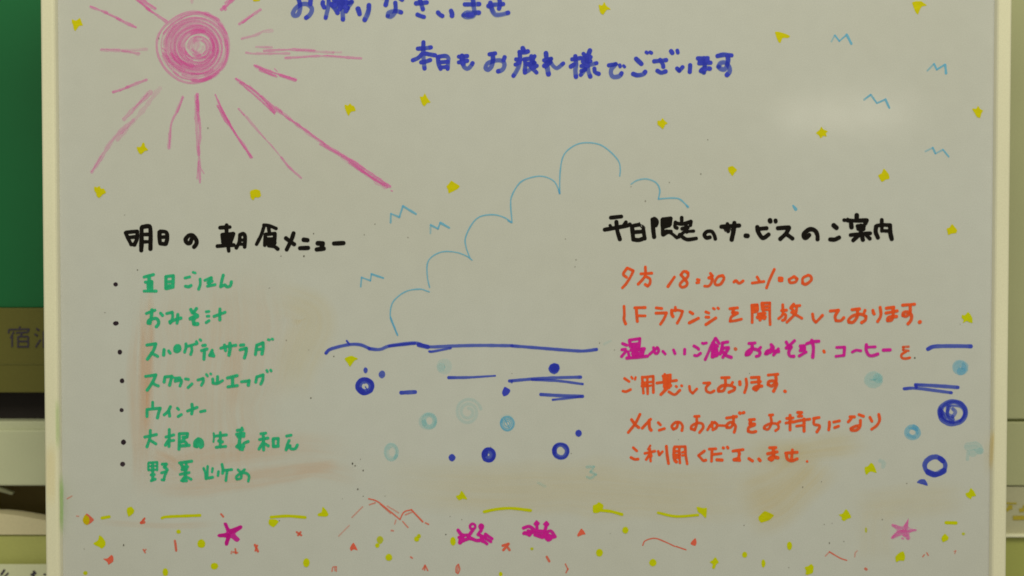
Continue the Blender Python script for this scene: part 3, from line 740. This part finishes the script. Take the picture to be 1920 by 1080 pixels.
# ------------------------------------------------------------------ yellow stars
stars = [
 (T4(0,0), '540,145 570,155 600,135 612,165 622,190 595,195 565,232 552,215 548,190 540,170'),
 (T4(1,0), '665,785 690,790 705,775 720,790 735,795 748,830 715,838 695,868 680,845 668,815'),
 (T4(1,0), '1228,725 1250,725 1268,700 1280,725 1310,768 1285,772 1265,797 1245,780'),
 (T4(0,0), '1895,-30 1920,-60 1945,-20 1950,5 1915,12 1898,5'),
 (T4(2,0), '650,35 675,40 692,15 705,40 740,70 710,75 685,110 665,100 655,75'),
 (T4(2,0), '1092,905 1115,905 1128,885 1145,905 1168,925 1150,935 1132,968 1110,950 1092,935'),
 (T4(3,0), '52,240 90,240 165,268 150,285 110,285 92,322 75,310'),
 (T4(3,0), '1080,20 1105,10 1150,10 1190,40 1150,52 1125,108 1105,90 1090,50'),
 (T4(3,0), '385,975 400,950 415,970 448,985 435,1000 440,1025 415,1020 395,1038 380,1015 358,998'),
 (T4(3,0), '1530,815 1560,815 1575,795 1590,815 1612,830 1600,850 1590,885 1565,875 1550,850'),
 (T4(0,1), '1025,25 1055,20 1070,-10 1085,-5 1090,20 1112,45 1085,55 1060,78 1040,65'),
 (T4(0,1), '708,320 730,325 745,315 760,335 780,335 795,365 770,380 745,405 725,390 722,370 708,350'),
 (T4(0,1), '1875,360 1890,345 1920,340 1950,350 1958,390 1935,403 1915,400 1900,422 1882,405 1878,385'),
 (T4(1,1), '1428,320 1445,300 1465,275 1490,290 1528,315 1515,335 1490,350 1445,370 1440,345'),
 (T4(2,1), '1620,175 1655,165 1688,195 1670,215 1655,240 1635,220 1622,200'),
 (T4(3,1), '825,235 850,220 868,185 885,200 905,225 910,260 880,268 855,285 840,265'),
 (T4(3,1), '1340,635 1362,625 1380,600 1398,620 1418,645 1410,668 1380,672 1350,682 1345,660'),
 (T4(1,2), '665,528 715,508 765,530 735,548 705,590 685,560'),
 (T4(3,2), '1452,225 1455,200 1475,205 1500,180 1515,195 1532,225 1533,262 1505,255 1490,248 1460,262 1468,240'),
 (T4(0,3), '955,570 985,560 1008,585 1000,610 965,635 952,600'),
 (T4(0,3), '700,835 735,810 745,775 765,785 790,820 790,850 765,875 740,860 715,850'),
 (T4(1,3), '100,655 150,655 170,675 130,715 95,690'),
 (T4(1,3), '500,560 530,590 545,620 525,635 465,630 465,612 492,600'),
 (T4(1,3), '1498,480 1525,470 1540,440 1560,460 1585,505 1550,500 1525,512 1510,500'),
 (T4(2,3), '608,550 635,540 650,525 685,545 680,575 650,605 608,605'),
 (T4(2,3), '1385,560 1430,570 1462,570 1455,645 1420,615 1395,600'),
 (T4(2,3), '1482,975 1505,960 1525,938 1550,975 1530,995 1520,1025 1500,1020 1505,990'),
 (T4(2,3), '1850,635 1890,595 1920,600 1965,625 1930,660 1870,680 1850,660'),
 (T4(3,3), '725,265 750,255 772,230 795,250 815,305 780,298 760,300 740,322 728,305'),
 (T4(3,3), '530,620 560,610 585,578 605,600 625,640 600,650 570,668 550,655 553,640'),
 (T4(3,3), '1480,460 1505,450 1520,420 1545,445 1560,478 1530,485 1522,503 1490,485'),
 (T4(3,3), '275,1015 300,1005 325,990 342,1010 335,1055 300,1070 280,1065 285,1040'),
 (T4(3,3), '955,935 985,905 1015,895 1028,930 1020,965 985,965 960,975'),
 (T4(3,3), '1300,795 1325,762 1355,790 1345,812 1310,825'),
]
for t, s in stars:
    mark('star_drawing', 'lime' if t[1] > 300 else 'yellow', [(t, 1, 'P ' + s)])
dots = [(T4(0,3), '1510,838 31,33 1'), (T4(0,3), '1608,1005 29,26 1'), (T4(0,3), '1240,1050 21,30 1'), (T4(0,3), '640,1057 17,15 .8'), (T4(0,3), '1340,747 17,16 1'),
        (T4(1,3), '378,980 25,33 1'), (T4(1,3), '997,940 25,27 1'), (T4(1,3), '1478,820 22,33 1'), (T4(1,3), '1835,1065 15,17 1'), (T4(1,3), '930,808 26,30 .6'), (T4(1,3), '910,850 17,18 1'), (T4(1,3), '1205,803 20,20 1'), (T4(1,3), '1222,780 16,16 .8'),
        (T4(2,3), '850,735 24,27 1'), (T4(2,3), '655,905 26,30 1'), (T4(2,3), '1057,980 28,29 1'), (T4(2,3), '1745,920 19,24 1'), (T4(2,3), '1885,985 15,30 1'), (T4(2,3), '150,875 13,12 .6'),
        (T4(3,3), '160,853 20,32 1'), (T4(3,3), '1465,763 12,12 .55'), (T4(3,3), '735,735 9,22 .45')]
for t, s in dots:
    c, r, a = s.split()
    mark('sand_dot', 'lime', [(t, 1, 'E a%s %s %s' % (a, c, r))])
for g in [(T4(0,3), 22, '1215,645 1260,635 1500,625'), (T4(0,3), 24, '765,645 820,635'), (T4(1,3), 22, '112,638 240,630 370,640'),
          (T4(1,3), 22, '1710,598 1810,578 1920,572 2060,588'), (T4(2,3), 22, '640,585 740,595 825,618'), (T4(2,3), 20, '1095,605 1230,632 1395,622'), (T4(3,3), 26, '1335,680 1410,682')]:
    mark('sand_line', 'lime', [g])

# ------------------------------------------------------------------ coral marks, mountains, starfish, crabs
coral = [
 (T4(0,3), 12, 'w24 a1 1060,680 1080,675; a.9 1070,660 1085,645; w14 1055,680 1085,650'), (T4(0,3), 16, 'a.9 1658,615 1675,635'), (T4(0,3), 18, 'a.8 1312,815 1322,890; w8 a1 1320,830 1326,885'),
 (T4(0,3), 12, 'a.7 1075,880 1090,905; a.6 1085,890 1095,880'), (T4(0,3), 14, 'a.9 1765,875 1770,910; a.7 1750,900 1782,905; a.5 1735,910 1738,895'), (T4(0,3), 18, 'a1.1 1912,845 1935,895; w14 1915,890 1930,850'),
 (T4(1,3), 16, 'a.9 305,750 340,775; a.8 315,775 335,750'), (T4(1,3), 20, 'a1.2 1850,852 1895,838; a1.2 1855,885 1890,845; a.9 1890,868 1902,885'),
 (T4(1,3), 10, 'a.6 570,1045 578,1012 603,1010 602,1045; a.5 590,1015 592,1040'), (T4(1,3), 11, 'a.8 1250,1030 1268,998 1288,1038; a.8 1268,1000 1265,1035'), (T4(1,3), 11, 'a.8 1500,1050 1502,1010 1518,992 1528,1030 1515,1060 1505,1055; a.6 1515,1010 1512,1045'),
 (T4(1,3), 12, 'a.9 1160,936 1172,945'), (T4(1,3), 14, 'a.6 1015,738 1030,740'), (T4(2,3), 18, 'a.9 260,935 280,970'), (T4(2,3), 12, 'a.7 400,990 420,1030; a.7 420,1025 405,1055'),
 (T4(3,3), 22, 'a.8 730,1025 738,1030'), (T4(3,3), 10, 'a.7 1160,935 1172,920; a.7 1190,905 1202,925'), (T4(3,3), 8, 'a.5 1395,895 1408,890 1400,912'), (T4(3,3), 10, 'a.35 650,935 655,905 670,890'), (T4(0,3), 10, 'a.5 505,500 540,480; a.5 575,630 590,632')]
for t, w, s in coral:
    mark('coral_speck', 'coral', [(t, w, s)])
for t, s in [(T4(1,3), '730,830 755,870 762,888 735,880 712,892 705,868'), (T4(2,3), '490,770 520,722 552,765 530,770 495,785'), (T4(2,3), '1340,830 1375,795 1385,825 1375,853 1345,845'), (T4(0,3), '775,950 805,948 835,922 850,935 850,970 815,995 805,975')]:
    mark('coral_shell', 'coral', [(t, 1, 'P a1.3 ' + s)])
mark('coral_shell', 'coral', [(T4(0,3), 1, 'P a1.0 622,655 650,610 705,655 690,675 658,695 632,685')], 'orange shell painted over yellow')
mark('coral_shell', 'yellow', [(T4(0,3), 1, 'P a.75 620,655 640,618 668,640 672,672 656,697 630,685')], 'yellow half of the orange shell')
mark('sand_ripple', 'coral', [(T4(1,3), 11, 'a.9 845,500 910,520 1000,590 1080,655; a.9 1080,655 1110,600 1165,582; w13 a1 1165,582 1250,672; a.6 850,545 895,530; a.4 800,560 720,640; a.3 700,700 620,780; a.4 985,555 1070,605; a.6 1100,670 1140,715; a.8 1270,680 1295,692; a.5 1120,620 1170,600; w8 a.7 930,540 1010,610; a.4 1050,660 1040,690')])
mark('sand_ripple', 'coral', [(T4(2,3), 11, 'a.85 980,850 1000,815 1070,797 1140,820 1220,857; a.95 1230,858 1305,883')])
mark('sand_ripple', 'coral', [(T4(3,3), 11, 'a.4 430,930 460,900; a.8 460,898 540,945 590,962')])
mark('starfish_drawing', 'magenta', [(T4(0,3), 30, 'P a.95 1676,685 1700,680 1725,726 1795,702 1818,705 1812,725 1765,762 1800,803 1785,822 1765,820 1730,795 1708,850 1690,850 1685,830 1695,792 1640,787 1630,776 1640,765 1698,752; a.5 1730,750 1805,712; a.6 1700,835 1715,775 1650,776; w14 a.7 1690,690 1715,740')], dens=.9)
mark('starfish_drawing', 'pink', [(T4(3,3), 16, 'P a.75 1055,645 1052,712 1115,735 1062,758 1058,805 1045,808 1000,772 922,800 925,790 968,742 928,700 928,690 1012,706; P a.9 1052,655 1050,712 1040,740 1015,708; a.9 930,795 970,750 1030,735; w28 a.55 938,700 1005,728; w28 a.6 938,788 990,765; w32 a.6 1020,735 1052,795; w18 a.7 1040,745 1108,736; w14 a.9 1000,740 1020,780; w14 a.9 1005,795 1015,800')], 'pale pink starfish with dry ink gaps', dens=1.15)
mark('crab_drawing', 'magenta', [(T4(1,3), 26, '''1515,735 1545,770 1600,772; 1522,790 1560,778; w30 1540,790 1530,830; w28 1530,825 1600,795; w30 1550,775 1545,815; R w20 1625,708 20,20; 1630,728 1605,765; w30 1690,705 1692,718; R w18 1690,710 14,16; 1690,735 1668,765;
 1600,790 1650,812 1680,812; 1665,768 1720,790; w24 1720,765 1772,800; w24 1702,785 1762,822; w24 1690,805 1733,838; w30 1590,775 1610,800; w26 1690,790 1700,820''')])
mark('crab_drawing', 'magenta', [(T4(2,3), 26, '''85,720 130,708 175,740; 88,760 150,750 130,775; w30 95,755 130,770; 120,740 200,762 280,800; P 160,690 183,660 210,685 185,712; w24 185,700 190,740; P 232,690 258,665 282,690 258,718; 255,710 245,745; 200,742 250,745; 240,762 290,742 323,785;
 w46 250,770 275,800; w26 170,770 230,790; w24 270,770 310,790; w30 265,780 290,800''')])

# ------------------------------------------------------------------ sea: waves and bubbles
mark('wave_line', 'navy', [(T4(1,2), 25, '525,488 560,458 690,425 780,425 850,452; a.9 850,455 930,460 1010,432 1190,412 1290,440 1460,435 1650,430 1920,432; w24 1920,433 2070,445 2320,465 2450,472 2555,460; w34 1220,425 1290,442; w18 1300,475 1330,475 1460,450; w14 a1.1 680,395 700,420; w22 1000,435 1190,415')], dens=.95)
for t, w, s in [(T4(1,2), 32, '1088,785 1195,780'), (T4(1,2), 26, 't.5 1445,672 1600,670 1795,658'), (T4(2,2), 24, '-20,697 180,680 350,672 515,668; w20 150,687 350,697 530,720'),
                (T4(2,2), 26, '215,798 350,806 530,812; w18 305,838 400,828 520,814'), (T4(3,2), 30, '1198,458 1250,438 1400,435 1522,437'),
                (T4(3,2), 24, '1020,755 1120,752 1375,785'), (T4(3,2), 27, '1105,725 1250,732 1425,745; w24 1108,730 1112,745')]:
    mark('wave_line', 'navy', [(t, w, s)], dens=.9)
for t, w, s in [(T4(1,2), 46, 'R 817,737 48,43; R w30 817,737 58,53; w10 820,740 835,765'), (T4(1,2), 1, 'E a1 822,617 17,23'), (T4(1,2), 1, 'E a.85 945,648 26,29'), (T4(1,2), 1, 'P a1.6 1845,785 1865,740 1908,765 1890,800 1858,812'),
                (T4(2,2), 1, 'E a1.2 316,603 44,42; E a.7 318,600 36,34'), (T4(2,3), 34, 'R 365,142 48,48; R a.6 w20 365,142 56,56'), (T4(2,3), 1, 'E a1.3 500,8 25,26'), (T4(1,3), 1, 'E a1.2 1470,192 26,28'),
                (T4(1,3), 46, 'R 1745,172 30,33; R w24 1745,172 43,46'), (T4(3,2), 36, 'R a.9 1385,935 98,84; R a.5 w24 1394,928 88,76; w20 a.6 1290,900 1310,980 1370,1010; w22 a.8 1300,920 1340,960 1390,1010; w24 a.8 1345,890 1350,960 1390,985; w26 a.7 1360,890 1345,940 1385,965 1405,930 1385,905; w18 a.8 1350,880 1440,890 1470,940 1440,1000'),
                (T4(3,3), 36, 'R 1253,252 76,67; w46 a.7 1200,300 1253,318 1320,290'), (T4(3,3), 1, 'P 1115,378 1140,355 1175,355 1195,385 1197,403 1160,393'), (T4(1,2), 1, 'E a.7 1918,700 10,16')]:
    mark('bubble_drawing', 'navy', [(t, w, s)], dens=.84)
for t, w, s, a in [(T4(1,2), 36, 'R 1300,995 42,46; R w20 a.6 1290,1000 60,55', .42), (T4(1,2), 26, 'S 1590,930 95,100 2.2,0.3', .20), (T4(1,2), 60, 'R 1415,590 28,30', .16), (T4(1,2), 14, 'S w9 1885,1015 50,55 3,0.25; R w13 1885,1015 50,52; w8 1860,970 1900,1050', .9),
                   (T4(1,3), 24, 'R 1015,150 45,58; R a.5 w16 1020,150 30,40', .40), (T4(2,3), 20, '560,262 615,258 590,298 630,318 590,345 560,335', .35), (T4(3,2), 56, 'R 1442,595 32,30; w30 a.6 1465,570 1480,610', .56), (T4(3,2), 70, 'R 790,687 38,28; w8 a2 800,680 806,686; w30 a.6 830,670 848,700', .34),
                   (T4(3,2), 40, 'R 1083,1082 42,40; w20 a.8 1060,1050 1110,1060 1120,1090; w26 a.6 1050,1100 1100,1120', .62), (T4(3,3), 60, '1500,110 1560,105 1590,140 1530,160; w26 1500,150 1495,205', .24), (T4(3,3), 30, '840,215 868,230 862,260', .2), (T4(2,3), 20, '195,380 250,408', .16), (T4(2,2), 20, '690,420 740,395', .12), (T4(1,0), 1, 'E 1880,3130 50,25', .1)]:
    mark('bubble_drawing', 'sky' if a > .5 else 'mist', [(t, w, s)], dens=a if a > .5 else a * 2.1, wob=.2, label='faint light blue bubble')

# ------------------------------------------------------------------ cloud and birds
cloud = [(T4(1,2), 11, '1063,355 1040,300 1008,215 1020,120 1070,60 1140,20 1230,8 1280,22 1300,28; w14 a.8 1060,350 1040,300 1010,220'),
         (T4(1,1), 11, '1302,1075 1286,1000 1285,900 1320,845 1400,808 1500,812 1580,840 1620,870; 1605,855 1575,770 1572,700 1620,600 1680,545 1780,530 1860,550 1915,585; w14 1890,572 1912,588'),
         (T4(2,1), 11, '0,590 -10,450 2,380 60,290 140,252 230,242 310,275 345,330 357,368; 357,372 362,200 390,80 470,10 560,-10 660,5 740,60 800,130 812,190 808,240; w14 a.8 350,340 358,370'),
         (T4(2,1), 12, 'f.7/1.1 893,300 940,272 1010,262 1080,290 1108,345 1098,412; 1098,412 1200,405 1260,415 1320,470; w16 1310,462 1320,472')]
mark('cloud_drawing', 'sky', cloud, dens=.95, wob=.15)
mark('ink_tick', 'sky', [(T4(3,1), 14, 't2 188,462 208,490')], dens=1.2)
for t, s in [(T4(3,0), 'a.4 475,312 500,265; a1.3 502,265 535,308; a.9 535,308 590,260; a1.3 w18 590,260 625,328'),
             (T4(3,0), 'a.5 1195,530 1245,478; a1.3 1245,478 1265,522; 1265,522 1325,485; a1.3 w18 1328,485 1335,550'),
             (T4(3,0), 'f.6/1.2 720,748 770,710 812,768; a.9 815,775 880,745; a1.2 w18 880,745 910,810'),
             (T4(3,1), 'a.4 1180,55 1235,28; a.9 1235,28 1255,70; a.5 1255,72 1310,42; a.9 1312,42 1355,95'),
             (T4(1,1), 'a.8 1010,590 1012,522 1075,548; 1075,548 1102,465; w17 1102,465 1200,525'),
             (T4(1,1), 'a.4 1308,670 1310,605; 1310,607 1365,635 1382,590; w17 1382,590 1450,628'),
             (T4(1,1), 'a.8 786,1070 792,1000 858,1025 866,977; w17 866,975 955,1005')]:
    mark('bird_drawing', 'sky', [(t, 14, s)], dens=1.05, wob=.15)

# ------------------------------------------------------------------ what stands behind the board
BY = 0.16                                             # front of the things behind


def bx(px0, py0, px1, py1, y):
    a, b_ = hit(px0, py0, y), hit(px1, py1, y)
    return a[0], b_[1], b_[0], a[1]


def slab(name, px0, py0, px1, py1, y, depth, mat, parent, bevel=0.0):
    x0, z0, x1, z1 = bx(px0, py0, px1, py1, y)
    m = MB(); m.box((x0, y, z0), (x1, y + depth, z1))
    return m.build(name, mat, parent, bevel=bevel)


g_mat = plain('dark_green_paint', (0.006, 0.145, 0.055), 0.45, 0.35, 0.10, 4)
o_mat = plain('olive_plate', (0.135, 0.125, 0.032), 0.5, 0.3, 0.08, 6)
k_mat = plain('black_recess', (0.026, 0.020, 0.026), 0.6, 0.2, 0.1, 6)
c_mat = plain('grey_cream_plastic', (0.62, 0.64, 0.53), 0.45, 0.35, 0.07, 7)
l_mat = plain('lit_cream_edge', (0.42, 0.41, 0.27), 0.45, 0.35, 0.05, 7)
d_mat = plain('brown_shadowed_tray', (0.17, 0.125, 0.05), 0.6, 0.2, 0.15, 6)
w_mat = plain('beige_tray_lip', (0.72, 0.64, 0.50), 0.5, 0.3, 0.06, 7)
y_mat = plain('olive_green_plastic', (0.50, 0.51, 0.20), 0.5, 0.3, 0.08, 7)
n_mat = plain('paper', (0.74, 0.75, 0.62), 0.8, 0.1, 0.03, 8)
t_mat = plain('grey_blue_lettering', (0.055, 0.045, 0.085), 0.6, 0.2, 0.05, 8)
v_mat = plain('sage_door_paint', (0.47, 0.48, 0.33), 0.45, 0.35, 0.06, 5)
u_mat = plain('sage_seam', (0.26, 0.28, 0.13), 0.6, 0.2, 0.05, 5)
r_mat = plain('bright_metal_trim', (0.9, 0.88, 0.78), 0.35, 0.5, 0.04, 9)
s_mat = plain('grey_sage_plate', (0.52, 0.50, 0.40), 0.5, 0.3, 0.05, 9)
h_mat = plain('gold_lettering', (0.48, 0.39, 0.05), 0.5, 0.3, 0.06, 9)

cab = empty('front_desk_cabinet', (hit(-60, 1300, BY)[0], BY, hit(0, 1300, BY)[1]))
tag(cab, 'cabinet with dark green upper panel, olive lettered strip and open tray, left of the whiteboard', 'cabinet')
CI = cab.matrix_world.inverted()
def cab_part(o, par=cab):
    o.parent = par
    base = Vector(par.location) if par.parent is None else Vector(par.location) + Vector(par.parent.location)
    o.location = -Vector(cab.location) if par is cab else (0, 0, 0)
    return o
XR = 330
cab_part(slab('green_panel', -420, -420, XR, 577, BY, .03, g_mat, None, .001))
strip = cab_part(slab('label_strip', -420, 577.5, XR, 736, BY - .004, .03, o_mat, None, .0008))
lp = slab('strip_fold', -420, 682, XR, 683.5, BY - .0046, .002, plain('olive_crease', (0.15, 0.145, 0.045), .5, .3), None)
lp.parent = strip
cab_part(slab('dark_slot', -420, 736, XR, 790, BY + .02, .02, k_mat, None))
cab_part(slab('slot_sill', -420, 790, XR, 806, BY - .004, .04, c_mat, None, .001))
cab_part(slab('drawer_front', -420, 806.5, XR, 911, BY - .010, .05, c_mat, None, .002))
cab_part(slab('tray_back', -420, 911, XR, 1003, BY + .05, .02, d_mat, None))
cab_part(slab('tray_floor_front', -420, 1003.5, XR, 1062, BY - .004, .06, y_mat, None, .002))
cab_part(slab('base_panel', -420, 1062.5, XR, 1400, BY + .002, .06, c_mat, None, .002))
# the tray's sloping lip
m = MB()
pts = [(-420, 1002.5), (XR, 1002.5), (XR, 1000), (95, 978), (70, 973), (30, 966), (0, 963), (-420, 958)]
f = []
for y in (BY - .006, BY + .02):
    for q in pts:
        x, z = hit(q[0], q[1], BY - .006)
        m.vert((x, y, z))
n = len(pts)
m.f.append(tuple(range(n))[::-1]); m.f.append(tuple(range(n, 2 * n)))
for i in range(n): m.f.append((i, (i + 1) % n, n + (i + 1) % n, n + i))
cab_part(m.build('tray_lip', w_mat))
m = MB()
pts = [(-420, 912), (-20, 912), (5, 916), (25, 924), (22, 928), (0, 922), (-420, 921)]
for y in (BY + .03, BY + .036):
    for q in pts:
        x, z = hit(q[0], q[1], BY + .03)
        m.vert((x, y, z))
n = len(pts)
m.f.append(tuple(range(n))[::-1]); m.f.append(tuple(range(n, 2 * n)))
for i in range(n): m.f.append((i, (i + 1) % n, n + (i + 1) % n, n + i))
cab_part(m.build('tray_handle', c_mat))


def lettering(name, y, strokes, mat, parent, thick=.0006):
    m = MB()
    for k, (w, a, b2) in enumerate(strokes):
        A_, B_ = Vector(a), Vector(b2)
        d = (B_ - A_).normalized(); nn = Vector((-d.y, d.x)) * (w / 2)
        base = len(m.v)
        for yy in (y - thick - k * .00001, y - .00002):
            for q in (A_ + nn, B_ + nn, B_ - nn, A_ - nn):
                x, z = hit(q.x, q.y, y)
                m.vert((x, yy, z))
        for q in ((0, 1, 2, 3), (7, 6, 5, 4), (0, 4, 5, 1), (1, 5, 6, 2), (2, 6, 7, 3), (3, 7, 4, 0)):
            m.f.append(tuple(base + i for i in q))
    o = m.build(name, mat)
    o.parent = parent
    return o

w = 3.2
yado = [(w, (37, 612), (38, 618)), (w, (17, 618), (55, 617)), (w, (17, 618), (16, 625)), (w, (55, 617), (52, 623)), (w, (26, 622), (20, 634)), (w, (23, 630), (23, 651)),
        (w, (30, 624), (52, 623)), (w, (42, 624), (38, 631)), (w, (34, 631), (34, 652)), (w, (53, 631), (53, 652)), (w, (34, 631), (53, 631)), (w, (34, 640), (53, 640)), (w, (34, 650), (53, 650))]
haku = [(w, (68, 616), (74, 620)), (w, (65, 626), (71, 630)), (w, (67, 651), (76, 637)), (w, (92, 614), (88, 621)), (w, (82, 622), (82, 652)), (w, (103, 622), (103, 652)), (w, (82, 622), (103, 622)), (w, (82, 636), (103, 636)), (w, (82, 650), (103, 650))]
lettering('lettering', BY - .004, yado + haku, t_mat, strip)

paper = slab('paper_notice', -60, 1058, 150, 1180, BY - .012, .0012, n_mat, None)
tag(paper, 'pale paper notice with dark print at the lower left corner', 'notice')
lettering('lettering', BY - .012, [(4, (2, 1078), (9, 1068)), (3, (6, 1084), (16, 1074)), (4, (64, 1070), (62, 1090)), (4, (68, 1074), (58, 1078)), (3, (82, 1076), (86, 1078)), (3, (30, 1084), (44, 1084))], t_mat, paper)

cab2 = empty('sage_cabinet', (hit(2000, 1300, BY)[0], BY, hit(0, 1300, BY)[1]))
tag(cab2, 'sage green cabinet with a horizontal door seam and bright trim, right of the whiteboard', 'cabinet')
def cab2_part(o):
    o.parent = cab2; o.location = -Vector(cab2.location); return o
XL = 1700
cab2_part(slab('upper_door', XL, -420, 2350, 786, BY, .03, v_mat, None, .0015))
cab2_part(slab('door_gap', XL, 785, 2350, 792, BY + .004, .02, u_mat, None))
cab2_part(slab('lower_door', XL, 791, 2350, 911, BY, .03, v_mat, None, .0015))
plate = cab2_part(slab('name_plate', XL, 912, 2350, 1002, BY + .002, .02, s_mat, None, .001))
cab2_part(slab('metal_trim', XL, 1002.5, 2350, 1008, BY - .006, .03, r_mat, None, .001))
cab2_part(slab('base_panel', XL, 1008.5, 2350, 1400, BY, .03, plain('olive_green_base', (0.40, 0.42, 0.14), .5, .3, .06, 5), None, .001))
gold = [(3, (1878, 943), (1906, 944)), (8, (1890, 951), (1898, 951)), (6, (1886, 957), (1896, 950)), (7, (1911, 957), (1940, 953)), (5, (1918, 950), (1940, 948)), (8, (1899, 971), (1945, 970)), (8, (1960, 960), (1990, 960)), (6, (1975, 945), (1975, 975))]
lettering('lettering', BY + .002, gold, h_mat, plate)

wall = MB()
wall.box((-2.2, 0.32, -1.2), (2.2, 0.36, 1.4))
wo = wall.build('wall', plain('wall_paint', (0.42, 0.41, 0.30), 0.7, 0.2, 0.05, 3))
tag(wo, kind='structure')
